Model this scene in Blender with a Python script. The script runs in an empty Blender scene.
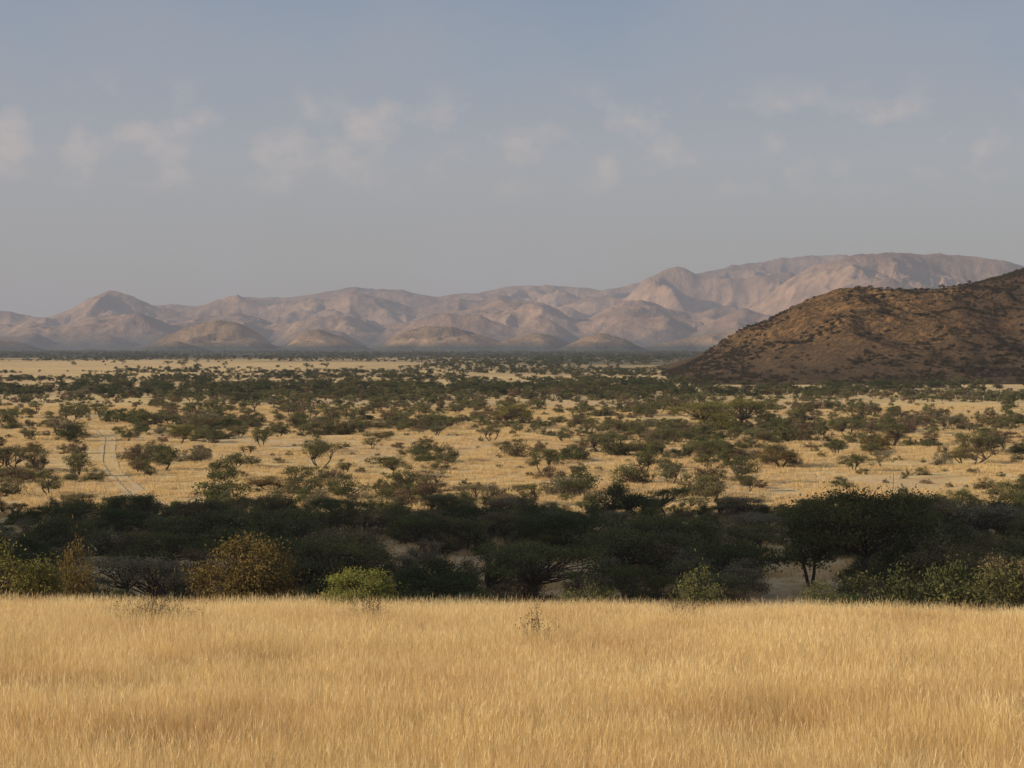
import bpy, math, random
import numpy as np
from mathutils import Vector

SC = bpy.context.scene
F = 1991.0; CAMZ = 16.0; HOR = 345.0
SUN_EL = math.radians(18); SX, SY = 0.97, 0.243
rng = np.random.default_rng(7)

# ------------------------------------------------------------ noise
def _h(ix, iy, s):
    h = (ix*374761393 + iy*668265263 + s*974634777) & 0xffffffff
    h = ((h ^ (h >> 13))*1274126177) & 0xffffffff
    h = h ^ (h >> 16)
    return h/4294967296.0
def vn(x, y, s=0):
    x = np.asarray(x, float); y = np.asarray(y, float)
    ix = np.floor(x).astype(np.int64); iy = np.floor(y).astype(np.int64)
    fx = x-ix; fy = y-iy
    fx = fx*fx*fx*(fx*(fx*6-15)+10); fy = fy*fy*fy*(fy*(fy*6-15)+10)
    a = _h(ix, iy, s); b = _h(ix+1, iy, s); c = _h(ix, iy+1, s); d = _h(ix+1, iy+1, s)
    return (a*(1-fx)+b*fx)*(1-fy)+(c*(1-fx)+d*fx)*fy
def fbm(x, y, s=0, o=4):
    t = 0; a = 0.5; n = 0
    for i in range(o):
        t = t+a*vn(x, y, s+i*17); n += a; a *= 0.5
        x, y = (x*1.63+y*1.2)+3.1, (y*1.63-x*1.2)+7.7
    return t/n
def ridged(x, y, s=0, o=4):
    t = 0; a = 0.5; n = 0
    for i in range(o):
        t = t+a*(1-np.abs(2*vn(x, y, s+i*13)-1)); n += a; a *= 0.5
        x, y = (x*1.63+y*1.2)+3.1, (y*1.63-x*1.2)+7.7
    return t/n
def domes(x, y, s=0):
    ix = np.floor(x).astype(np.int64); iy = np.floor(y).astype(np.int64); best = np.zeros_like(x)
    for a in (-1, 0, 1):
        for b in (-1, 0, 1):
            cx = ix+a; cy = iy+b
            jx = cx+0.15+0.7*_h(cx, cy, s); jy = cy+0.15+0.7*_h(cx, cy, s+1); rr = 0.45+0.4*_h(cx, cy, s+2)
            d2 = ((x-jx)**2+(y-jy)**2)/rr**2
            best = np.maximum(best, np.clip(1-d2, 0, 1)**0.9*rr/0.85)
    return best
def sstep(a, b, x):
    t = np.clip((x-a)/(b-a), 0, 1); return t*t*(3-2*t)

# ------------------------------------------------------------ terrain
def ground_z(x, y):
    x = np.asarray(x, float); y = np.asarray(y, float)
    yy = y + 3.0*(fbm(x/22, y/60, 5, 2)-0.5)*sstep(30, 50, y)
    z = np.interp(yy, [-4000, -400, -40, 0, 20, 58, 66, 80, 95, 108, 125, 160],
                  [30, 22, 15, 14.2, 11.1, 7.72, 6.7, 4.5, 2.0, 0.7, 0.1, 0])
    z = z - 0.010*x*np.exp(-(x/150)**2)*(1-sstep(60, 110, y))
    z = z + 0.22*(fbm(x/9, y/9, 9, 3)-0.5)*(1-sstep(80, 120, y))
    z = z + 1.2*(fbm(x/90, y/120, 21, 3)-0.5)*sstep(110, 260, y)
    # unseen hill left of the valley, added and shaped to cast its shadow band
    hc = np.interp(y, [54, 80, 94, 148, 172, 183], [0, 55, 62, 56, 21, 0])
    hc = hc*np.exp(-((x+120)/(24+8*np.sign(-120-x)))**2)
    z = z + hc*(0.94+0.12*fbm(x/14, y/14, 3, 3))
    return z

def mk_mesh(name, V, Fc, mats=(), midx=None, attr=None, smooth=False):
    me = bpy.data.meshes.new(name)
    me.from_pydata(V.tolist() if hasattr(V, 'tolist') else V, [], Fc.tolist() if hasattr(Fc, 'tolist') else Fc)
    for m in mats: me.materials.append(m)
    if midx is not None: me.polygons.foreach_set('material_index', np.asarray(midx, np.int32))
    if attr is not None:
        a = me.attributes.new('v', 'FLOAT', 'FACE'); a.data.foreach_set('value', np.asarray(attr, np.float32))
    if smooth: me.polygons.foreach_set('use_smooth', np.ones(len(me.polygons), bool))
    me.update(); return me
def add(name, me):
    o = bpy.data.objects.new(name, me); SC.collection.objects.link(o); return o
def gridfaces(nr, nc, wrap=False):
    i = np.arange(nr-1)[:, None]; j = np.arange(nc if wrap else nc-1)[None, :]
    j2 = (j+1) % nc
    a = i*nc+j; b = i*nc+j2; c = (i+1)*nc+j2; d = (i+1)*nc+j
    return np.stack([a+0*b, b, c, d], -1).reshape(-1, 4)

# ------------------------------------------------------------ materials
def newmat(name):
    m = bpy.data.materials.new(name); m.use_nodes = True
    nt = m.node_tree; nt.nodes.clear(); return m, nt
def N(nt, t, **kw):
    n = nt.nodes.new(t)
    for k, v in kw.items(): setattr(n, k, v)
    return n
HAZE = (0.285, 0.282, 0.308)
def mix_haze(nt, sh, L=12500.0):  # aerial haze painted into each surface: glowing colour blended in by distance
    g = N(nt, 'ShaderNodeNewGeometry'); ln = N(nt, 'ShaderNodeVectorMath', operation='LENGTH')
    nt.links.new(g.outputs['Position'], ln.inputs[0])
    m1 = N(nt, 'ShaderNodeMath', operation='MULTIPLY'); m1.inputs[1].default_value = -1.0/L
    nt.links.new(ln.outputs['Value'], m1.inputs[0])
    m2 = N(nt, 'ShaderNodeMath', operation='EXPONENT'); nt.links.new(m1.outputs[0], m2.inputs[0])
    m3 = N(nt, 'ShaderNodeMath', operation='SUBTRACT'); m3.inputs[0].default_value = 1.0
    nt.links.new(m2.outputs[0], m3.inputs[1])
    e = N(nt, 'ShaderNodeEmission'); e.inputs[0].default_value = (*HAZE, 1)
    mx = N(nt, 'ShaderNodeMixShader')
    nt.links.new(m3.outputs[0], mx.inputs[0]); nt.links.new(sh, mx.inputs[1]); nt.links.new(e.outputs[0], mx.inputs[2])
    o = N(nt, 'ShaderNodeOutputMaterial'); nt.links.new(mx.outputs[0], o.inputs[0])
def ramp(nt, fac, stops, interp='LINEAR'):
    r = N(nt, 'ShaderNodeValToRGB'); cr = r.color_ramp; cr.interpolation = interp
    while len(cr.elements) < len(stops): cr.elements.new(0.5)
    for e, (p, c) in zip(cr.elements, stops):
        e.position = p; e.color = (*c, 1) if len(c) == 3 else c
    nt.links.new(fac, r.inputs[0]); return r.outputs[0]
def noise(nt, vec, scale, detail=4, rough=0.55):
    n = N(nt, 'ShaderNodeTexNoise'); n.inputs['Scale'].default_value = scale
    n.inputs['Detail'].default_value = detail; n.inputs['Roughness'].default_value = rough
    nt.links.new(vec, n.inputs['Vector']); return n.outputs['Fac']
def mixc(nt, fac, a, b, mode='MIX'):
    m = N(nt, 'ShaderNodeMix', data_type='RGBA', blend_type=mode)
    for s, v in ((m.inputs[0], fac), (m.inputs[6], a), (m.inputs[7], b)):
        if isinstance(v, (int, float)): s.default_value = v
        elif isinstance(v, tuple): s.default_value = (*v, 1)
        else: nt.links.new(v, s)
    return m.outputs[2]
def mrange(nt, v, a, b, c=0.0, d=1.0):
    m = N(nt, 'ShaderNodeMapRange'); nt.links.new(v, m.inputs[0])
    for i, q in enumerate((a, b, c, d)): m.inputs[i+1].default_value = q
    return m.outputs[0]
def math2(nt, op, a, b):
    m = N(nt, 'ShaderNodeMath', operation=op)
    for s, v in ((m.inputs[0], a), (m.inputs[1], b)):
        if isinstance(v, (int, float)): s.default_value = v
        else: nt.links.new(v, s)
    return m.outputs[0]
def diffuse(nt, col, rough=0.9, bump=None, bs=0.5, bd=1.0):
    b = N(nt, 'ShaderNodeBsdfDiffuse')
    nt.links.new(col, b.inputs['Color'])
    if bump is not None:
        bp = N(nt, 'ShaderNodeBump'); bp.inputs['Strength'].default_value = bs; bp.inputs['Distance'].default_value = bd
        nt.links.new(bump, bp.inputs['Height']); nt.links.new(bp.outputs[0], b.inputs['Normal'])
    return b.outputs[0]

def mat_ground():
    m, nt = newmat('savanna_soil_grass')
    g = N(nt, 'ShaderNodeNewGeometry'); P = g.outputs['Position']
    big = noise(nt, P, 0.012, 5); mid = noise(nt, P, 0.11, 5, 0.6); fine = noise(nt, P, 1.3, 4, 0.7)
    c = ramp(nt, mid, [(0.3, (0.46, 0.31, 0.14)), (0.48, (0.70, 0.49, 0.22)), (0.65, (0.80, 0.59, 0.30))])
    c = mixc(nt, ramp(nt, big, [(0.42, (0, 0, 0)), (0.62, (0.7, 0.7, 0.7))]), c, (0.58, 0.39, 0.23))
    c = mixc(nt, ramp(nt, fine, [(0.36, (0.5, 0.5, 0.5)), (0.52, (0, 0, 0))]), c, (0.30, 0.21, 0.10))
    sx = N(nt, 'ShaderNodeSeparateXYZ'); nt.links.new(P, sx.inputs[0])
    far = noise(nt, P, 0.0035, 6, 0.7)
    # woodland cover closes in with distance, sooner toward the east side
    yj = math2(nt, 'ADD', sx.outputs[1], math2(nt, 'MULTIPLY', math2(nt, 'SUBTRACT', far, 0.5), 2600.0))
    a = mrange(nt, yj, 1750, 2700)
    b = math2(nt, 'MULTIPLY', mrange(nt, sx.outputs[0], -160, 60), mrange(nt, yj, 1000, 1700, 0, .85))
    mm = math2(nt, 'MULTIPLY', math2(nt, 'MAXIMUM', a, b), 0.93)
    c = mixc(nt, mm, c, (0.055, 0.065, 0.052))
    mix_haze(nt, diffuse(nt, c, bump=fine, bs=0.6, bd=0.25)); return m

def mat_hill():
    m, nt = newmat('hill_rock_scrub')
    g = N(nt, 'ShaderNodeNewGeometry'); P = g.outputs['Position']
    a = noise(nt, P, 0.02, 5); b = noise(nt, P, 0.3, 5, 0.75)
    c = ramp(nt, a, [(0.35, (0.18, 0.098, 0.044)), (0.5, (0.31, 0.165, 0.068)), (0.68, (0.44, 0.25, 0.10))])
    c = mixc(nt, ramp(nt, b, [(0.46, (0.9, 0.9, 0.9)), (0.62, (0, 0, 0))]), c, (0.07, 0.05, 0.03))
    sx = N(nt, 'ShaderNodeSeparateXYZ'); nt.links.new(P, sx.inputs[0])
    c = mixc(nt, mrange(nt, sx.outputs[0], 185, 240, 0, .85), c, (0.085, 0.056, 0.039))  # right flank: denser scrub and cloud shade, both painted into the colour
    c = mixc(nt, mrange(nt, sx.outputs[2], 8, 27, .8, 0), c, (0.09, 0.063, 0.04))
    mix_haze(nt, diffuse(nt, c, bump=b, bs=1.0, bd=3.0)); return m

def mat_mountain(name, stops, dark, low, zl):
    m, nt = newmat(name)
    g = N(nt, 'ShaderNodeNewGeometry'); P = g.outputs['Position']
    a = noise(nt, P, 0.0012, 5); b = noise(nt, P, 0.009, 7, 0.7)
    c = ramp(nt, a, list(zip((0.35, 0.52, 0.68), stops)))
    c = mixc(nt, ramp(nt, b, [(0.38, (0.7, 0.7, 0.7)), (0.6, (0, 0, 0))]), c, dark)
    sx = N(nt, 'ShaderNodeSeparateXYZ'); nt.links.new(P, sx.inputs[0])
    c = mixc(nt, mrange(nt, sx.outputs[2], 10, zl, .95, 0), c, low)  # bases: shade and pediment scrub painted as a darker colour by height
    mix_haze(nt, diffuse(nt, c, bump=b, bs=0.8, bd=30.0)); return m

def mat_leaf(name, stops, trans=0.3, gain=1.0):
    m, nt = newmat(name)
    stops = [(p, tuple(v*gain for v in c)) for p, c in stops]
    oi = N(nt, 'ShaderNodeObjectInfo'); at = N(nt, 'ShaderNodeAttribute', attribute_name='v')
    c = ramp(nt, oi.outputs['Random'], stops, 'LINEAR')
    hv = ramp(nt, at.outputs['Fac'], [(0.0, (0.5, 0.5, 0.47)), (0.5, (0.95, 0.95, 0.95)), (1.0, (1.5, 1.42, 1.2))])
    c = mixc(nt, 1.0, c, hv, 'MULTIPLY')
    d = N(nt, 'ShaderNodeBsdfDiffuse'); t = N(nt, 'ShaderNodeBsdfTranslucent')
    nt.links.new(c, d.inputs[0]); nt.links.new(c, t.inputs[0])
    mx = N(nt, 'ShaderNodeMixShader'); mx.inputs[0].default_value = trans
    nt.links.new(d.outputs[0], mx.inputs[1]); nt.links.new(t.outputs[0], mx.inputs[2])
    mix_haze(nt, mx.outputs[0]); return m
def mat_bark(name='bark', col=(0.09, 0.07, 0.055)):
    m, nt = newmat(name)
    g = N(nt, 'ShaderNodeNewGeometry'); b = noise(nt, g.outputs['Position'], 9, 4)
    c = ramp(nt, b, [(0.35, tuple(v*0.5 for v in col)), (0.65, tuple(v*1.4 for v in col))])
    mix_haze(nt, diffuse(nt, c)); return m
def mat_grass(name, lo, mid, hi, red):
    m, nt = newmat(name)
    g = N(nt, 'ShaderNodeNewGeometry'); P = g.outputs['Position']
    oi = N(nt, 'ShaderNodeObjectInfo'); at = N(nt, 'ShaderNodeAttribute', attribute_name='v')
    c = ramp(nt, at.outputs['Fac'], [(0.0, lo), (0.5, mid), (1.0, hi)])
    n1 = noise(nt, P, 0.22, 5, 0.65)
    c = mixc(nt, ramp(nt, n1, [(0.48, (0, 0, 0)), (0.70, (0.75, 0.75, 0.75))]), c, red)
    c2 = ramp(nt, oi.outputs['Random'], [(0, (0.92, 0.92, 0.91)), (0.6, (1, 1, 1)), (1, (1.04, 1.04, 1.05))])
    c = mixc(nt, 1.0, c, c2, 'MULTIPLY')
    d = N(nt, 'ShaderNodeBsdfDiffuse'); t = N(nt, 'ShaderNodeBsdfTranslucent')
    nt.links.new(c, d.inputs[0]); nt.links.new(c, t.inputs[0])
    mx = N(nt, 'ShaderNodeMixShader'); mx.inputs[0].default_value = 0.42
    nt.links.new(d.outputs[0], mx.inputs[1]); nt.links.new(t.outputs[0], mx.inputs[2])
    mix_haze(nt, mx.outputs[0]); return m

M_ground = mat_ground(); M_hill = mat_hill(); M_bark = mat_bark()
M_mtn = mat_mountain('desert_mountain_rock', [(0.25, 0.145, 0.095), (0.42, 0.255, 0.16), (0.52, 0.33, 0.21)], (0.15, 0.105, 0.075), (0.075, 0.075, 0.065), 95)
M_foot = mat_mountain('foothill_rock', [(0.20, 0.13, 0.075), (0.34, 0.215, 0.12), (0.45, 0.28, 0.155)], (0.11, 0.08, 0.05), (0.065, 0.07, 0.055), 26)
M_twig = mat_bark('dry_twigs', (0.17, 0.12, 0.085))
DG = (0.05, 0.060, 0.025); OL = (0.115, 0.108, 0.048); GR = (0.085, 0.093, 0.038); BR = (0.14, 0.10, 0.057); GY = (0.17, 0.15, 0.095)
M_valley = mat_leaf('valley_foliage', [(0, DG), (0.35, (0.08, 0.088, 0.036)), (0.6, OL), (0.75, BR), (0.88, GY), (1, GR)], .35, 1.5)
M_plain = mat_leaf('savanna_foliage', [(0, GR), (0.25, OL), (0.45, (0.13, 0.12, 0.058)), (0.62, (0.10, 0.095, 0.045)), (0.76, BR), (0.86, (0.145, 0.10, 0.065)), (0.94, GY), (1, DG)], .35, 1.3)
M_dark = mat_leaf('thicket_foliage', [(0, DG), (0.5, (0.08, 0.085, 0.038)), (1, (0.125, 0.115, 0.052))], .3, 1.0)
M_olive = mat_leaf('acacia_olive_foliage', [(0, (0.20, 0.18, 0.06)), (1, (0.20, 0.18, 0.06))], .38)
M_green = mat_leaf('fresh_green_foliage', [(0, (0.25, 0.25, 0.07)), (1, (0.25, 0.25, 0.07))], .4)
M_brown = mat_leaf('brown_shrub_foliage', [(0, (0.17, 0.12, 0.05)), (1, (0.17, 0.13, 0.052))], .3)
M_deep = mat_leaf('dark_acacia_foliage', [(0, (0.07, 0.078, 0.032)), (1, (0.10, 0.10, 0.04))], .3, 1.1)
M_hills = mat_leaf('hill_scrub_foliage', [(0, (0.05, 0.04, 0.025)), (0.6, (0.09, 0.068, 0.036)), (1, (0.065, 0.06, 0.03))])
M_grass = mat_grass('dry_grass', (0.58, 0.38, 0.145), (0.84, 0.61, 0.27), (0.93, 0.74, 0.41), (0.60, 0.36, 0.16))
M_grass2 = mat_grass('dry_grass_plain', (0.58, 0.41, 0.19), (0.75, 0.55, 0.26), (0.83, 0.64, 0.35), (0.62, 0.41, 0.24))

# ------------------------------------------------------------ ground sheet
r = np.concatenate([[0.5], np.geomspace(3, 30000, 330)])
az = np.unique(np.concatenate([np.radians(np.arange(-24, 24.01, 0.2)), np.radians(np.arange(-80, -24, 1.0)), np.radians(np.arange(24, 180, 3.0)), np.radians(np.arange(-180, -80, 3.0))]))
R, A = np.meshgrid(r, az, indexing='ij')
X = R*np.sin(A); Y = R*np.cos(A); Z = ground_z(X, Y)
gr = add('ground', mk_mesh('ground', np.stack([X, Y, Z], -1).reshape(-1, 3), gridfaces(len(r), len(az), True)[:, ::-1], [M_ground], smooth=True))

# dirt track
def catmull(pts, n=12):
    pts = np.array(pts, float); out = []
    p = np.vstack([2*pts[0]-pts[1], pts, 2*pts[-1]-pts[-2]])
    for i in range(1, len(p)-2):
        for t in np.linspace(0, 1, n, endpoint=False):
            out.append(0.5*((2*p[i])+(-p[i-1]+p[i+1])*t+(2*p[i-1]-5*p[i]+4*p[i+1]-p[i+2])*t*t+(-p[i-1]+3*p[i]-3*p[i+1]+p[i+2])*t**3))
    out.append(p[-2]); return np.array(out)
track = catmull([(-20, 150), (-31, 180), (-38, 205), (-46, 235), (-53, 262), (-61, 300), (-69, 340), (-79, 380)], 14)
tg = np.gradient(track, axis=0); tg /= np.linalg.norm(tg, axis=1)[:, None]; nm = np.stack([-tg[:, 1], tg[:, 0]], -1)
mt, nt = newmat('pale_dirt'); g = N(nt, 'ShaderNodeNewGeometry'); b = noise(nt, g.outputs['Position'], 0.25, 5, .6)
mix_haze(nt, diffuse(nt, ramp(nt, b, [(0.38, (0.68, 0.48, 0.23)), (0.66, (0.56, 0.42, 0.27))])))
TV = []; TF = []; base = 0; tt = np.arange(len(track))
for k, off in enumerate((-0.9, 0.9)):       # two wheel ruts
    cols = []
    for u in (-1, 0, 1):
        w = (0.34+0.3*(vn(tt/5.0, tt*0+k*3+u, 77)-0.5))
        cols.append(track+nm*(off+u*w)[:, None])
    C = np.stack(cols, 1); v = np.concatenate([C, (ground_z(C[..., 0], C[..., 1])+0.06)[..., None]], -1).reshape(-1, 3)
    TV.append(v); TF.append(gridfaces(len(track), 3)+base); base += len(v)
add('dirt_track', mk_mesh('dirt_track', np.vstack(TV), np.vstack(TF), [mt]))
def track_dist(x, y):
    return np.min(np.hypot(x[:, None]-track[None, :, 0], y[:, None]-track[None, :, 1]), 1)

# ------------------------------------------------------------ rocky hill on the right
hx = np.linspace(20, 900, 360); hy = np.linspace(700, 1700, 280)
HX, HY = np.meshgrid(hx, hy, indexing='xy')
def hill_z(X, Y):
    Xp = X*1100/np.clip(Y, 900, 1250)*1.0
    Hc = np.interp(Xp+14*(fbm(Y/70, X/60, 31, 3)-0.5), [70, 90, 108, 126, 148, 172, 198, 226, 248, 285, 330, 420, 560, 800],
                   [-4, 3, 10, 19, 31, 37, 40.5, 42, 47, 58, 72, 84, 70, 40])
    foot = 775 + 30*fbm(X/60, 0*Y, 33, 2) - 0.04*(X-100)
    crest = 1060+60*(fbm(X/110, 0*Y, 35, 2)-0.5)
    t = np.clip((Y-foot)/(crest-foot), 0, 1); f = np.sin(t*math.pi/2)**1.15
    bk = 1-sstep(1250, 1650, Y)
    z = Hc*f*bk
    g = (ridged(X/70+0.3*Y/75, Y/170, 41, 4)-0.62)*38*np.clip(z/25, 0, 1)*(1-0.8*sstep(0.75, 1, t))
    return z+g + 1.6*(fbm(X/9, Y/9, 44, 3)-0.5)-1.5
HZ = hill_z(HX, HY)
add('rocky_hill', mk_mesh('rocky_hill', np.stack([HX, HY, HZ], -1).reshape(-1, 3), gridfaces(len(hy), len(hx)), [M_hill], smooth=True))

# ------------------------------------------------------------ mountains
ks = np.exp(-np.linspace(-2, 2, 11)**2); ks /= ks.sum()
fine_px = np.arange(-480, 1520, 1.5)
def build_range(name, mat, LAY, d0, d1, nd, npx, k1, rel, seed, dom):
    px = np.linspace(-420, 1450, npx); dd = np.geomspace(d0, d1, nd)
    PX, DD = np.meshgrid(px, dd, indexing='xy')
    MX = (PX-512)/F*DD; MY = DD; MZ = np.full_like(MX, -30.0)
    warp = (fbm(MX/1500, MY/1500, seed+1, 3)-0.5)
    wx = 260*k1*(fbm(MX/420/k1, MY/420/k1, seed+4, 3)-0.5); wy = 260*k1*(fbm(MX/420/k1, MY/420/k1, seed+6, 3)-0.5)
    dm = domes((MX+wx*.7)/620/k1, (MY+wy*.7)/620/k1, seed+70)
    for li, (D, wf, wb, prof) in enumerate(LAY):
        p = np.array(prof, float)
        fy = np.convolve(np.interp(fine_px, p[:, 0], p[:, 1]), ks, 'same')
        pxx = PX + 30*(fbm(MX/700/k1, MY/700/k1, seed+11+li, 3)-0.5)*np.minimum(np.abs(DD-D)/wf, 1)
        yp = np.interp(pxx, fine_px, fy)
        H = np.maximum((HOR-yp)/F*D+CAMZ, -30)
        t = (DD-(D+warp*600*k1))/np.where(DD < D, wf, wb)
        S = np.clip(1-np.abs(t)**1.6, 0, 1)
        g = ridged((MX+wx)/520/k1+li*3, (MY+wy)/760/k1, seed+21+li*5, 5)
        side = sstep(0.0, 0.4, np.abs(t))
        body = H*S*(1-side*np.clip(1.35*(0.92-g), 0, .9))
        lump = dom*dm*sstep(0.1, 0.45, np.abs(t))*np.clip(H/150/k1, 0, 1)*np.clip(1.25-np.abs(t), 0, 1)
        MZ = np.maximum(MZ, np.minimum(body+lump*.6, np.maximum(H*.9, body)))
    MZ = MZ + rel*(ridged((MX+wx)/270/k1, (MY+wy)/300/k1, seed+41, 5)-0.64)*np.clip(MZ/(110*k1), 0, 1) + 7*k1*(fbm(MX/50, MY/50, seed+51, 3)-.5)*np.clip(MZ/30, 0, 1)
    MZ = MZ-2
    return add(name, mk_mesh(name, np.stack([MX, MY, MZ], -1).reshape(-1, 3), gridfaces(len(dd), len(px)), [mat], smooth=True))
build_range('mountain_range', M_mtn, [
 (13800, 1700, 2500, [(-420,320),(-100,316),(0,313),(45,320),(80,312),(150,306),(200,306),(235,297),(290,298),(350,288),(400,291),(440,298),(500,289),(550,286),(600,291),(625,287),(650,280),(680,275),(715,270),(745,263),(780,258),(815,255),(850,256),(900,262),(1000,270),(1100,280),(1450,300)]),
 (11500, 900, 1100, [(-420,335),(-60,318),(-15,306),(10,310),(25,317),(50,318),(70,312),(88,299),(110,291),(132,296),(155,306),(185,311),(212,303),(235,294),(252,298),(268,304),(285,300),(320,300),(350,293),(385,299),(415,308),(440,305),(460,300),(480,302),(500,296),(530,301),(555,308),(580,300),(605,297),(625,300),(645,280),(660,272),(677,267),(690,270),(700,276),(715,275),(735,279),(760,274),(785,274),(830,280),(900,300),(1450,330)]),
 (9600, 950, 1100, [(-420,345),(0,331),(30,322),(60,327),(90,318),(130,314),(165,326),(200,320),(240,312),(265,322),(285,324),(320,318),(350,313),(380,326),(405,320),(450,312),(480,308),(500,302),(540,304),(555,309),(570,318),(590,318),(612,306),(640,301),(665,308),(690,312),(715,309),(740,310),(760,300),(790,281),(820,266),(850,257),(880,254),(930,254),(975,256),(1005,261),(1030,269),(1100,272),(1200,290),(1450,310)]),
 (8300, 520, 650, [(-420,352),(-60,338),(10,336),(35,333),(60,344),(85,336),(110,333),(140,345),(180,338),(240,346),(272,345),(295,332),(320,327),(345,332),(370,346),(390,336),(420,320),(450,314),(480,314),(510,324),(520,328),(535,318),(555,320),(570,330),(585,340),(610,326),(640,316),(670,314),(695,330),(715,322),(745,310),(770,316),(790,318),(805,312),(835,301),(862,287),(888,279),(912,287),(940,305),(1000,320),(1450,330)]),
], 7200, 17500, 400, 1150, 1.0, 50, 60, 190)
build_range('foothills', M_foot, [
 (5900, 330, 420, [(-420,353),(-60,346),(-20,338),(20,342),(60,353),(130,353),(148,345),(165,336),(190,325),(215,320),(238,323),(258,333),(276,346),(285,345),(300,333),(318,329),(345,338),(372,349),(385,343),(400,332),(425,325),(450,326),(480,334),(500,341),(520,336),(545,333),(570,343),(600,352),(640,347),(680,338),(715,333),(750,327),(800,335),(860,330),(1000,335),(1450,345)]),
 (5100, 190, 240, [(-420,354),(60,354),(90,348),(125,354),(150,347),(175,339),(200,346),(225,354),(545,354),(562,347),(580,339),(602,333),(625,338),(642,347),(660,354),(1450,354)]),
], 4600, 6700, 170, 1150, .5, 20, 160, 50)

# ------------------------------------------------------------ vegetation generators
def tube(V, Fc, p0, p1, r0, r1, k=5):
    p0 = np.array(p0, float); p1 = np.array(p1, float); d = p1-p0; d /= (np.linalg.norm(d)+1e-9)
    a = np.cross(d, [0.3, 0.9, 0.1]); a /= np.linalg.norm(a); b = np.cross(d, a); n = len(V)
    for (p, r_) in ((p0, r0), (p1, r1)):
        for i in range(k):
            t = 2*math.pi*i/k; V.append(list(p+r_*(math.cos(t)*a+math.sin(t)*b)))
    for i in range(k):
        j = (i+1) % k; Fc.append([n+i, n+j, n+k+j, n+k+i])
def limb(V, Fc, p0, p1, r0, r1, rs, seg=4, wob=0.08, sag=0.0):
    p0 = np.array(p0, float); p1 = np.array(p1, float); L = np.linalg.norm(p1-p0); prev = p0; pts = [p0]
    for i in range(1, seg+1):
        t = i/seg; q = p0*(1-t)+p1*t
        q[2] += sag*L*math.sin(math.pi*t)
        if i < seg: q = q+rs.normal(0, wob*L, 3)*0.6
        tube(V, Fc, prev, q, r0+(r1-r0)*(i-1)/seg, r0+(r1-r0)*t, 5); prev = q; pts.append(q)
    return pts
def plant(name, seed, H, W, style, nleaf, ls, mat, nclump=22, bark=None):
    rs = np.random.default_rng(seed); V = []; Fc = []; cl = []
    for i in range(nclump):
        a = rs.random()*2*math.pi
        if style == 'umbrella':
            rr = math.sqrt(rs.random())*W*0.43; zz = H*(0.80+0.10*rs.random()-0.22*(rr/(W*.43))**2*rs.random()-0.05*rs.random())
            if rs.random() < 0.3: zz -= H*0.2
            e = (W*rs.uniform(.08, .16), W*rs.uniform(.08, .16), H*rs.uniform(.05, .10))
        elif style == 'round':
            rr = math.sqrt(rs.random())*W*0.38; zz = H*(0.26+0.62*rs.random()*math.sqrt(max(0, 1-(rr/(W*.42))**2)))
            e = (W*rs.uniform(.09, .16), W*rs.uniform(.09, .16), H*rs.uniform(.06, .13))
        else:
            rr = math.sqrt(rs.random())*W*0.42; zz = H*(0.10+0.76*rs.random()*math.sqrt(max(0.02, 1-(rr/(W*.45))**2)))
            e = (W*rs.uniform(.08, .15), W*rs.uniform(.08, .15), H*rs.uniform(.08, .17))
        off = 1+0.25*math.sin(a*2+seed)
        cl.append((rr*off*math.cos(a), rr*off*math.sin(a), zz, e))
    r0 = H*(0.028 if style != 'bush' else 0.014)
    if style == 'bush':
        for (cx, cy, cz, e) in cl:
            b0 = np.array([rs.normal(0, .05*W), rs.normal(0, .05*W), -0.1])
            limb(V, Fc, b0, (cx, cy, cz), r0, r0*.3, rs, 3, .07, 0.05)
    else:
        nst = rs.integers(1, 4); stems = []
        for s in range(nst):
            a = rs.random()*6.28; sp = 0.03*W*(nst > 1)
            fk = np.array([math.cos(a)*W*.09*(1+nst), math.sin(a)*W*.09*(1+nst), H*rs.uniform(.22, .36)])*np.array([.7, .7, 1])
            limb(V, Fc, (math.cos(a)*sp, math.sin(a)*sp, -0.3), fk, r0*1.1, r0*.75, rs, 3, .05); stems.append(fk)
        for (cx, cy, cz, e) in cl:
            c = np.array([cx, cy, cz]); fk = min(stems, key=lambda s: np.linalg.norm((s-c)[:2])+rs.random()*W*.1)
            pts = limb(V, Fc, fk, c-np.array([0, 0, e[2]*.3]), r0*.5, r0*.12, rs, 4, .07, 0.06)
            if nleaf > 2000:
                for q in pts[2:]:
                    limb(V, Fc, q, q+rs.normal(0, W*.06, 3)+np.array([0, 0, H*.04]), r0*.14, r0*.05, rs, 2, .1)
    nb = len(Fc)
    w = np.array([c[3][0]*c[3][1] for c in cl]); w /= w.sum(); cnt = rs.multinomial(nleaf, w)
    LV = []; val = []
    for (cx, cy, cz, e), n in zip(cl, cnt):
        u = rs.normal(0, 1, (n, 3)); u /= np.linalg.norm(u, axis=1)[:, None]; rad = rs.random(n)**0.45*(1+0.25*rs.normal(0, 1, n))
        p = np.array([cx, cy, cz])+u*rad[:, None]*np.array(e)*1.15
        lump = rs.uniform(0.25, 0.75)
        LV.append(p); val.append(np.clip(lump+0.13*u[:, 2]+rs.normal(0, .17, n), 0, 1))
    n = nleaf//10; pk = rs.integers(0, len(cl), n); base = np.array([cl[i][:3] for i in pk]); ee = np.array([cl[i][3] for i in pk])
    LV.append(base+rs.normal(0, 1, (n, 3))*ee*0.95); val.append(rs.random(n))
    p = np.vstack(LV); val = np.concatenate(val); p[:, 2] = np.maximum(p[:, 2], 0.03*H)
    n = len(p); a = rs.normal(0, 1, (n, 3)); a /= np.linalg.norm(a, axis=1)[:, None]
    b = np.cross(a, rs.normal(0, 1, (n, 3))); b /= np.linalg.norm(b, axis=1)[:, None]
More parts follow.
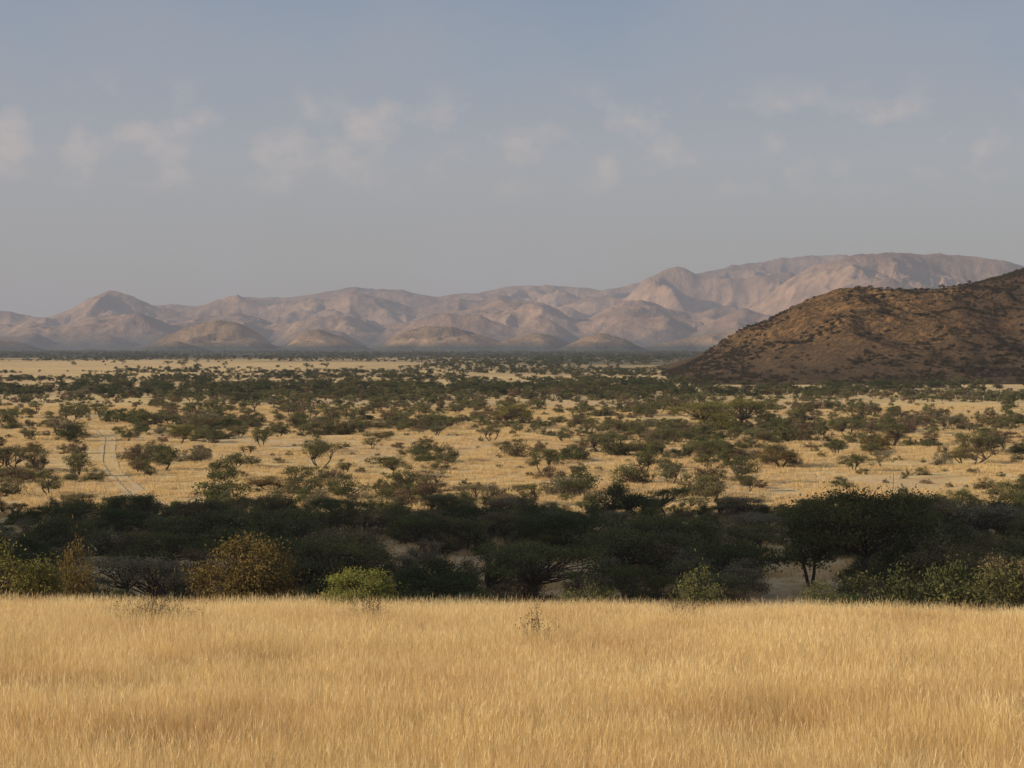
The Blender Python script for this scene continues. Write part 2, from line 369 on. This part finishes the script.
    s = ls*rs.uniform(.5, 1.3, n)[:, None]
    q = np.stack([p-a*s, p-b*s*.45, p+a*s, p+b*s*.45], 1).reshape(-1, 3)
    off = len(V); VV = np.vstack([np.array(V), q]); FF = np.vstack([np.array(Fc), (np.arange(n*4).reshape(-1, 4)+off)])
    mi = np.concatenate([np.zeros(nb, int), np.ones(n, int)]); at = np.concatenate([np.full(nb, .5), val])
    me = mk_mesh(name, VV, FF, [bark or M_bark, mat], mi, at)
    me['top'] = float(np.percentile(q[:, 2], 99.3)); me['wid'] = float(np.percentile(np.abs(q[:, :2]), 98.5)*2)
    return me
def twigs(name, seed, H, W, n=26, leaf=350):
    rs = np.random.default_rng(seed); V = []; Fc = []; tips = []
    for i in range(n):
        a = rs.random()*6.28; rr = W*.5*math.sqrt(rs.random()); p1 = np.array([rr*math.cos(a), rr*math.sin(a), H*rs.uniform(.45, 1)*(1-.35*(rr/(W*.5))**2)])
        pts = limb(V, Fc, (rs.normal(0, .04), rs.normal(0, .04), -.05), p1, .010, .004, rs, 4, .08, .05)
        for q in pts[2:]:
            for k in range(3):
                e = q+rs.normal(0, W*.07, 3)+np.array([0, 0, H*.05]); tube(V, Fc, q, e, .004, .002, 3); tips.append(e)
    nb = len(Fc); tips = np.array(tips); p = tips[rs.integers(0, len(tips), leaf)]+rs.normal(0, .04, (leaf, 3))
    a = rs.normal(0, 1, (leaf, 3)); a /= np.linalg.norm(a, axis=1)[:, None]; b = np.cross(a, rs.normal(0, 1, (leaf, 3))); b /= np.linalg.norm(b, axis=1)[:, None]
    q = np.stack([p-a*.026, p-b*.012, p+a*.026, p+b*.012], 1).reshape(-1, 3)
    FF = Fc+(np.arange(leaf*4).reshape(-1, 4)+len(V)).tolist()
    return mk_mesh(name, np.vstack([np.array(V), q]), FF, [M_twig, M_brown], [0]*nb+[1]*leaf, [.5]*nb+list(rs.random(leaf)))

T = {}
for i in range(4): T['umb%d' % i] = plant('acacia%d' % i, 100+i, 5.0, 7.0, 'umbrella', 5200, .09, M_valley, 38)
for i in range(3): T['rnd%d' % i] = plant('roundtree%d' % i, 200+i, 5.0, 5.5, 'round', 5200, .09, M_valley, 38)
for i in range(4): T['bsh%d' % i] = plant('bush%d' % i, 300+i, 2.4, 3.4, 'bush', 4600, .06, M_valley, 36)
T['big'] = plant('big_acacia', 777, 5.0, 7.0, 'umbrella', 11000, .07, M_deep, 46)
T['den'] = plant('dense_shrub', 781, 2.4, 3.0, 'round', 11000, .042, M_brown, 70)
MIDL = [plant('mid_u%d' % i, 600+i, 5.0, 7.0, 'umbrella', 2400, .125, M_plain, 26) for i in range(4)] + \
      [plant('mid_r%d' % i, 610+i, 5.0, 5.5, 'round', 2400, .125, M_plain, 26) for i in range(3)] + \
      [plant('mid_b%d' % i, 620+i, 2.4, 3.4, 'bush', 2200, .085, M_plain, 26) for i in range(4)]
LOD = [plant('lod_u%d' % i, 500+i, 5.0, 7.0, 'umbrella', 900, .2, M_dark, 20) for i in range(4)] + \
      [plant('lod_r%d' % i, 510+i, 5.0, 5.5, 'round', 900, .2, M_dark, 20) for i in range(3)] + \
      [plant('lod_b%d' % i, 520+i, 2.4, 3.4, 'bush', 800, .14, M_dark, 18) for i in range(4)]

def hidden_coll(name, meshes, mat=None):
    c = bpy.data.collections.new(name)
    for i, me in enumerate(meshes):
        if mat is not None:
            me = me.copy(); me.materials[1] = mat
        o = bpy.data.objects.new('%s_%02d' % (name, i), me); c.objects.link(o)
    return c
def scatter(name, coll, pts, scl, rotz, idx, tilt=None):
    n = len(pts); me = bpy.data.meshes.new(name); me.vertices.add(n)
    me.vertices.foreach_set('co', np.asarray(pts, np.float32).ravel())
    s = np.asarray(scl, np.float32)
    if s.ndim == 1: s = np.stack([s, s, s], -1)
    a = me.attributes.new('scl', 'FLOAT_VECTOR', 'POINT'); a.data.foreach_set('vector', s.ravel())
    rv = np.zeros((n, 3), np.float32); rv[:, 2] = rotz
    if tilt is not None: rv[:, :2] = tilt
    a = me.attributes.new('rot', 'FLOAT_VECTOR', 'POINT'); a.data.foreach_set('vector', rv.ravel())
    a = me.attributes.new('idx', 'INT', 'POINT'); a.data.foreach_set('value', np.asarray(idx, np.int32))
    o = add(name, me)
    ng = bpy.data.node_groups.new(name+'_gn', 'GeometryNodeTree')
    ng.interface.new_socket('Geometry', in_out='INPUT', socket_type='NodeSocketGeometry')
    ng.interface.new_socket('Geometry', in_out='OUTPUT', socket_type='NodeSocketGeometry')
    gi = ng.nodes.new('NodeGroupInput'); go = ng.nodes.new('NodeGroupOutput')
    ci = ng.nodes.new('GeometryNodeCollectionInfo'); ci.inputs['Collection'].default_value = coll
    ci.inputs['Separate Children'].default_value = True; ci.inputs['Reset Children'].default_value = True
    ip = ng.nodes.new('GeometryNodeInstanceOnPoints'); ip.inputs['Pick Instance'].default_value = True
    def na(nm, dt):
        x = ng.nodes.new('GeometryNodeInputNamedAttribute'); x.data_type = dt; x.inputs['Name'].default_value = nm; return x.outputs['Attribute']
    e2r = ng.nodes.new('FunctionNodeEulerToRotation')
    L = ng.links.new
    L(gi.outputs[0], ip.inputs['Points']); L(ci.outputs[0], ip.inputs['Instance']); L(na('idx', 'INT'), ip.inputs['Instance Index'])
    L(na('rot', 'FLOAT_VECTOR'), e2r.inputs[0]); L(e2r.outputs[0], ip.inputs['Rotation']); L(na('scl', 'FLOAT_VECTOR'), ip.inputs['Scale'])
    L(ip.outputs[0], go.inputs[0])
    md = o.modifiers.new('scatter', 'NODES'); md.node_group = ng
    return o

umb = [T['umb%d' % i] for i in range(4)]; rnd = [T['rnd%d' % i] for i in range(3)]; bsh = [T['bsh%d' % i] for i in range(4)]
ALL = umb+rnd+bsh
C_valley = hidden_coll('valley_src', ALL)
C_plain = hidden_coll('plain_src', MIDL)
C_plainfar = hidden_coll('plainfar_src', LOD, M_plain)
C_dark = hidden_coll('dark_src', LOD)
C_hill = hidden_coll('hill_src', LOD[7:], M_hills)

# ------------------------------------------------------------ named plants
NAMED = [ # name, template, px, d, ytop, wpx, mat
 ('acacia_tree', 'rnd0', 12, 70, 540, 112, M_olive), ('thorn_bush', 'bsh1', 75, 90, 542, 52, M_brown),
 ('brown_shrub', 'den', 245, 70, 537, 108, M_brown), ('green_shrub', 'den', 358, 66, 569, 82, M_green),
 ('acacia_tree', 'big', 862, 124, 490, 160, M_deep), ('acacia_tree', 'rnd1', 812, 131, 506, 70, M_deep), ('acacia_tree', 'rnd2', 912, 130, 510, 80, M_deep),
 ('thorn_bush', 'bsh3', 900, 93, 568, 110, M_dark), ('thorn_bush', 'bsh0', 1000, 88, 564, 130, M_dark), ('thorn_bush', 'bsh2', 955, 96, 562, 80, M_deep),
 ('thorn_bush', 'bsh1', 700, 100, 568, 68, M_valley), ('acacia_tree', 'umb3', 640, 108, 566, 78, M_deep), ('thorn_bush', 'bsh3', 590, 98, 584, 60, M_deep),
 ('acacia_tree', 'rnd0', 622, 182, 483, 60, M_deep), ('acacia_tree', 'umb3', 745, 186, 505, 74, M_deep), ('acacia_tree', 'umb2', 188, 190, 507, 42, M_deep),
 ('acacia_tree', 'umb1', 470, 165, 506, 62, M_deep), ('acacia_tree', 'umb2', 415, 150, 514, 66, M_valley), ('acacia_tree', 'umb0', 545, 150, 512, 70, M_valley), ('acacia_tree', 'umb3', 340, 170, 508, 56, M_deep),
 ('acacia_tree', 'rnd1', 271, 222, 476, 54, M_brown), ('acacia_tree', 'umb0', 576, 212, 480, 42, M_deep), ('thorn_bush', 'rnd2', 305, 214, 491, 18, M_dark),
 ('acacia_tree', 'rnd2', 963, 268, 444, 26, M_olive), ('thorn_bush', 'bsh1', 34, 300, 441, 26, M_brown), ('thorn_bush', 'bsh2', 72, 335, 424, 28, M_dark),
 ('acacia_tree', 'umb1', 180, 328, 424, 38, M_olive), ('acacia_tree', 'rnd0', 780, 262, 445, 46, M_brown), ('acacia_tree', 'umb3', 632, 290, 443, 46, M_olive),
 ('acacia_tree', 'umb0', 705, 376, 402, 66, M_olive), ('acacia_tree', 'umb2', 742, 385, 398, 60, M_olive), ('thorn_bush', 'bsh0', 722, 372, 412, 50, M_olive),
 ('acacia_tree', 'umb1', 513, 372, 403, 40, M_olive), ('thorn_bush', 'rnd1', 382, 330, 432, 30, M_brown), ('acacia_tree', 'umb2', 236, 560, 392, 26, M_dark),
 ('thorn_bush', 'bsh3', 877, 300, 436, 34, M_brown), ('thorn_bush', 'bsh2', 985, 262, 474, 36, M_brown), ('acacia_tree', 'umb1', 905, 170, 500, 80, M_deep),
 ('acacia_tree', 'rnd1', 1000, 165, 500, 90, M_deep),
]
for i, (nm_, t, pxx, d, yt, wp, mt_) in enumerate(NAMED):
    x = (pxx-512)/F*d; z = float(ground_z(x, d)); H = (CAMZ-z)-(yt-HOR)/F*d; W = wp/F*d
    sh, sw = T[t]['top'], T[t]['wid']
    me = T[t].copy(); me.materials[1] = mt_
    o = add(nm_, me); o.location = (x, d, z-0.05); o.scale = (W/sw, W/sw*0.95, H/sh); o.rotation_euler = (0, 0, i*1.37)
for i, (pxx, d, yt, wp, n) in enumerate([(155, 53, 597, 85, 80), (366, 55, 600, 48, 48), (535, 46, 606, 44, 18), (677, 57, 588, 48, 20)]):
    x = (pxx-512)/F*d; z = float(ground_z(x, d)); H = (CAMZ-z)-(yt-HOR)/F*d; W = wp/F*d
    o = add('dry_twiggy_shrub', twigs('dry_twiggy_shrub', 50+i, H, W, n, [2200, 1100, 350, 400][i])); o.location = (x, d, z)

# ------------------------------------------------------------ scattered scrub
def cand(n, d0, d1, margin=1.25, power=2):
    u = rng.random(n); d = (d0**power+(d1**power-d0**power)*u)**(1/power); p = 512+(rng.random(n)-.5)*1024*margin
    return (p-512)/F*d, d, p
def put(name, coll, x, y, s, idx, zf=ground_z, sq=None, sink=0.08):
    n = len(x); z = zf(x, y)-sink
    sc = np.stack([s*rng.uniform(.85, 1.3, n), s*rng.uniform(.85, 1.3, n), s*(rng.uniform(.75, 1.1, n) if sq is None else sq)], -1)
    scatter(name, coll, np.stack([x, y, z], -1), sc, rng.random(n)*6.28, idx)
def pick(n, pu, pr):
    u = rng.random(n); return np.where(u < pu, rng.integers(0, 4, n), np.where(u < pu+pr, rng.integers(4, 7, n), rng.integers(7, 11, n)))
# valley thicket
x, y, p = cand(1400, 98, 196, 1.4)
ok = (fbm(x/12, y/14, 201, 3) > 0.42+0.03*(y < 150)) | (rng.random(len(x)) < .20)
ok &= ~((p > 745) & (p < 825) & (y > 106) & (y < 146)) & ~((p > 930) & (y > 130) & (y < 148))
x, y, p = x[ok], y[ok], p[ok]; idx = pick(len(x), .16, .12)
s = np.where(idx >= 7, rng.uniform(.45, 1.2, len(x)), rng.uniform(.5, .95, len(x)))
s *= np.where(y < 112, .62, 1)*np.interp(y, [150, 195], [1, .48])
put('valley_thicket', C_valley, x, y, s, idx)
# plain bushes
def plainset(name, coll, n0, d0, d1, seed):
    x, y, p = cand(n0, d0, d1, 1.3, 1.7)
    dn = fbm(x/26, y/30, 211, 4)*0.72+fbm(x/150, y/50, 215, 3)*.28
    thr = np.interp(y, [197, 225, 300, 420, 560, 640], [.54, .57, .54, .54, .53, .49])
    td = track_dist(x, y) > 3.0
    ok = ((dn+rng.normal(0, .05, len(x)) > thr) | (rng.random(len(x)) < .10)) & td
    x, y, p = x[ok], y[ok], p[ok]; n = len(x); idx = pick(n, .06, .09)
    s = np.where(idx >= 7, rng.lognormal(-.85, .6, n), rng.uniform(.35, .8, n)); s = np.clip(s, .12, 1.5)
    put(name, coll, x, y, s, idx); print(name, n)
plainset('savanna_bushes', C_plain, 3900, 200, 400, 1)
plainset('savanna_bushes_beyond', C_plainfar, 4600, 400, 660, 2)
# tree line
x, y, p = cand(9000, 580, 1250, 1.25, 1.5)
base = np.interp(p, [0, 350, 640, 700, 1024], [.59, .57, .53, .57, .60]) - np.interp(p, [0, 660, 720], [.20, .18, .03])*np.exp(-((y-700)/75)**4)
ok = fbm(x/50, y/60, 221, 4)+rng.normal(0, .06, len(x)) > base
ok &= ~((hill_z(x, y) > 0.5) & (x > 50) & (y > 770))
x, y, p = x[ok], y[ok], p[ok]; n = len(x); idx = pick(n, .22, .22)
s = np.where(idx >= 7, rng.uniform(.55, 1.4, n), rng.uniform(.4, .95, n))*np.interp(y, [760, 850], [1, .75])
put('tree_line', C_dark, x, y, s, idx)
print('line', n)
# far scrub
x, y, p = cand(19000, 1200, 4600, 1.2, 1.5)
base = np.interp(p, [0, 380, 470, 560, 1024], [.62, .60, .53, .49, .46])-np.interp(y, [1200, 1700, 2400], [0.0, 0.02, .16])
ok = fbm(x/110, y/420, 231, 4)+rng.normal(0, .06, len(x)) > base
ok &= ~((x > 60) & (y < 1650) & (x < 900) & (hill_z(x, y) > -1))
x, y, p = x[ok], y[ok], p[ok]; n = len(x); idx = pick(n, .15, .2)
put('far_scrub', C_dark, x, y, rng.uniform(.5, 1.15, n), idx)
print('far', n)
# hill scrub
x = rng.uniform(50, 420, 38000); y = rng.uniform(760, 1180, 38000)
hz = hill_z(x, y); ok = (hz > 0.3) & (fbm(x/25, y/25, 241, 3)+0.10*sstep(175, 235, x)+0.08*(1-sstep(8, 28, hz))+rng.normal(0, .10, len(x)) > .53)
x, y = x[ok], y[ok]; n = len(x)
put('hill_scrub', C_hill, x, y, rng.uniform(.22, .8, n), rng.integers(0, 4, n), hill_z)
print('hill', n)

# ------------------------------------------------------------ grass
def tuft(name, seed, nb, R_, H, w, mat, lean=.25, heads=0.0):
    rs = np.random.default_rng(seed); V = []; Fc = []; at = []
    for i in range(nb):
        a = rs.random()*6.28; rr = R_*math.sqrt(rs.random()); b = np.array([rr*math.cos(a), rr*math.sin(a), -.03])
        hd = rs.random() < heads
        h = H*(rs.uniform(1.0, 1.35) if hd else rs.uniform(.45, 1.0)); da = rs.random()*6.28; l = abs(rs.normal(0, lean*(.7 if hd else 1)))*h
        dx = np.array([math.cos(da)*l+.06*h, math.sin(da)*l, 0]); wa = rs.random()*6.28; wv = np.array([math.cos(wa), math.sin(wa), 0])*w*rs.uniform(.6, 1.3)
        m = b+dx*.35+np.array([0, 0, h*.6]); t = b+dx+np.array([0, 0, h]); n = len(V)
        if hd:   # thin stalk carrying a small pale seed head
            m = b+dx*.75+np.array([0, 0, h*.87])
            V += [b-wv*.25, b+wv*.25, m+wv*.2, m-wv*.2, m-wv*.6, m+wv*.6, t+wv*.1, t-wv*.1]; Fc += [[n, n+1, n+2, n+3], [n+4, n+5, n+6, n+7]]; at += [.3, 1.0]
        else:
            V += [b-wv*.5, b+wv*.5, m+wv*.42, m-wv*.42, t+wv*.1, t-wv*.1]; Fc += [[n, n+1, n+2, n+3], [n+3, n+2, n+4, n+5]]
            v = rs.uniform(0, .7); at += [v*.8, v+.25]
    return mk_mesh(name, np.array(V), Fc, [mat], [0]*len(Fc), at)
def coll_of(name, mes):
    c = bpy.data.collections.new(name)
    for i, me in enumerate(mes): c.objects.link(bpy.data.objects.new('%s_%02d' % (name, i), me))
    return c
G1 = coll_of('grass_src', [tuft('tuft%d' % i, 400+i, 500, .68, .56+.03*i, .0048, M_grass, .28, .08) for i in range(8)])
n = 5400; yy = rng.uniform(13, 74, n*2); xx = rng.uniform(-26, 26, n*2)
ok = np.abs(xx) < .30*yy+3.5; xx, yy = xx[ok], yy[ok]; n = len(xx)
s = 0.80+0.40*fbm(xx/3.0, yy/3.0, 301, 4)+rng.normal(0, .05, n)
scatter('grass_field', G1, np.stack([xx, yy, ground_z(xx, yy)], -1), np.stack([s*1.05, s*1.05, s*.9], -1), rng.uniform(-3.14, 3.14, n), rng.integers(0, 8, n))
print('grass', n)
G2 = coll_of('plain_grass_src', [tuft('ptuft%d' % i, 450+i, 90, 1.0, .5, .035, M_grass2, .35) for i in range(4)])
x, y, p = cand(26000, 100, 520, 1.25, 1.6)
ok = (track_dist(x, y) > 1.5) & (fbm(x/16, y/16, 311, 3)+rng.normal(0, .1, len(x)) > .42); x, y = x[ok], y[ok]; n = len(x)
s = rng.uniform(.6, 1.3, n)
scatter('plain_grass', G2, np.stack([x, y, ground_z(x, y)], -1), np.stack([s, s, s*.9], -1), rng.random(n)*6.28, rng.integers(0, 4, n))

# ------------------------------------------------------------ sky, sun, camera
W = bpy.data.worlds.new('World'); SC.world = W; W.use_nodes = True; nt = W.node_tree; nt.nodes.clear()
sky = N(nt, 'ShaderNodeTexSky', sky_type='NISHITA'); sky.sun_disc = False; sky.sun_elevation = SUN_EL
sky.sun_rotation = math.atan2(-SX, -SY) % (2*math.pi); sky.air_density = 1.0; sky.dust_density = 2.0; sky.ozone_density = 1.5
b1 = N(nt, 'ShaderNodeBackground'); b1.inputs[1].default_value = 0.09; nt.links.new(sky.outputs[0], b1.inputs[0])
tc = N(nt, 'ShaderNodeTexCoord'); sp = N(nt, 'ShaderNodeSeparateXYZ'); nt.links.new(tc.outputs['Generated'], sp.inputs[0])
col = ramp(nt, sp.outputs[2], [(0.0, (0.37, 0.355, 0.36)), (0.05, (0.38, 0.375, 0.39)), (0.095, (0.395, 0.40, 0.435)), (0.14, (0.315, 0.36, 0.44)), (0.2, (0.24, 0.305, 0.42)), (1, (0.22, 0.30, 0.47))])
mp = N(nt, 'ShaderNodeMapping'); mp.inputs['Scale'].default_value = (1, 1, 1.4); nt.links.new(tc.outputs['Generated'], mp.inputs[0])
c1 = noise(nt, mp.outputs[0], 6, 5, .55); c2 = noise(nt, mp.outputs[0], 34, 5, .5)
band = ramp(nt, sp.outputs[2], [(0.07, (0, 0, 0)), (0.09, (.9, .9, .9)), (0.112, (1, 1, 1)), (0.135, (0, 0, 0))])
k = mixc(nt, 1.0, ramp(nt, c2, [(0.49, (0, 0, 0)), (0.57, (.3, .3, .3)), (0.70, (.85, .85, .85))]), band, 'MULTIPLY')
soft = ramp(nt, c1, [(0.36, (0, 0, 0)), (0.66, (.65, .65, .65))])
col = mixc(nt, soft, col, (0.40, 0.39, 0.425))
col = mixc(nt, k, col, (0.54, 0.475, 0.465))
b2 = N(nt, 'ShaderNodeBackground'); b2.inputs[1].default_value = 1.0; nt.links.new(col, b2.inputs[0])
mx = N(nt, 'ShaderNodeMixShader'); mx.inputs[0].default_value = 0.8
nt.links.new(b1.outputs[0], mx.inputs[1]); nt.links.new(b2.outputs[0], mx.inputs[2])
wo = N(nt, 'ShaderNodeOutputWorld'); nt.links.new(mx.outputs[0], wo.inputs[0])

ld = bpy.data.lights.new('sun', 'SUN'); ld.energy = 5.0; ld.angle = math.radians(.5); ld.color = (1.0, 0.87, 0.66)
lo = bpy.data.objects.new('sun', ld); SC.collection.objects.link(lo)
c = math.cos(SUN_EL); lo.rotation_euler = Vector((SX*c, SY*c, -math.sin(SUN_EL))).to_track_quat('-Z', 'Y').to_euler(); lo.location = (-60, -40, 80)
cd = bpy.data.cameras.new('camera'); cd.lens = 70; cd.sensor_width = 36; cd.clip_start = .5; cd.clip_end = 60000
co = bpy.data.objects.new('camera', cd); SC.collection.objects.link(co); co.location = (0, 0, CAMZ)
co.rotation_euler = (math.radians(90)-math.atan((384-HOR)/F), 0, 0); SC.camera = co
SC.view_settings.view_transform = 'Standard'; SC.view_settings.look = 'None'; SC.view_settings.exposure = 0
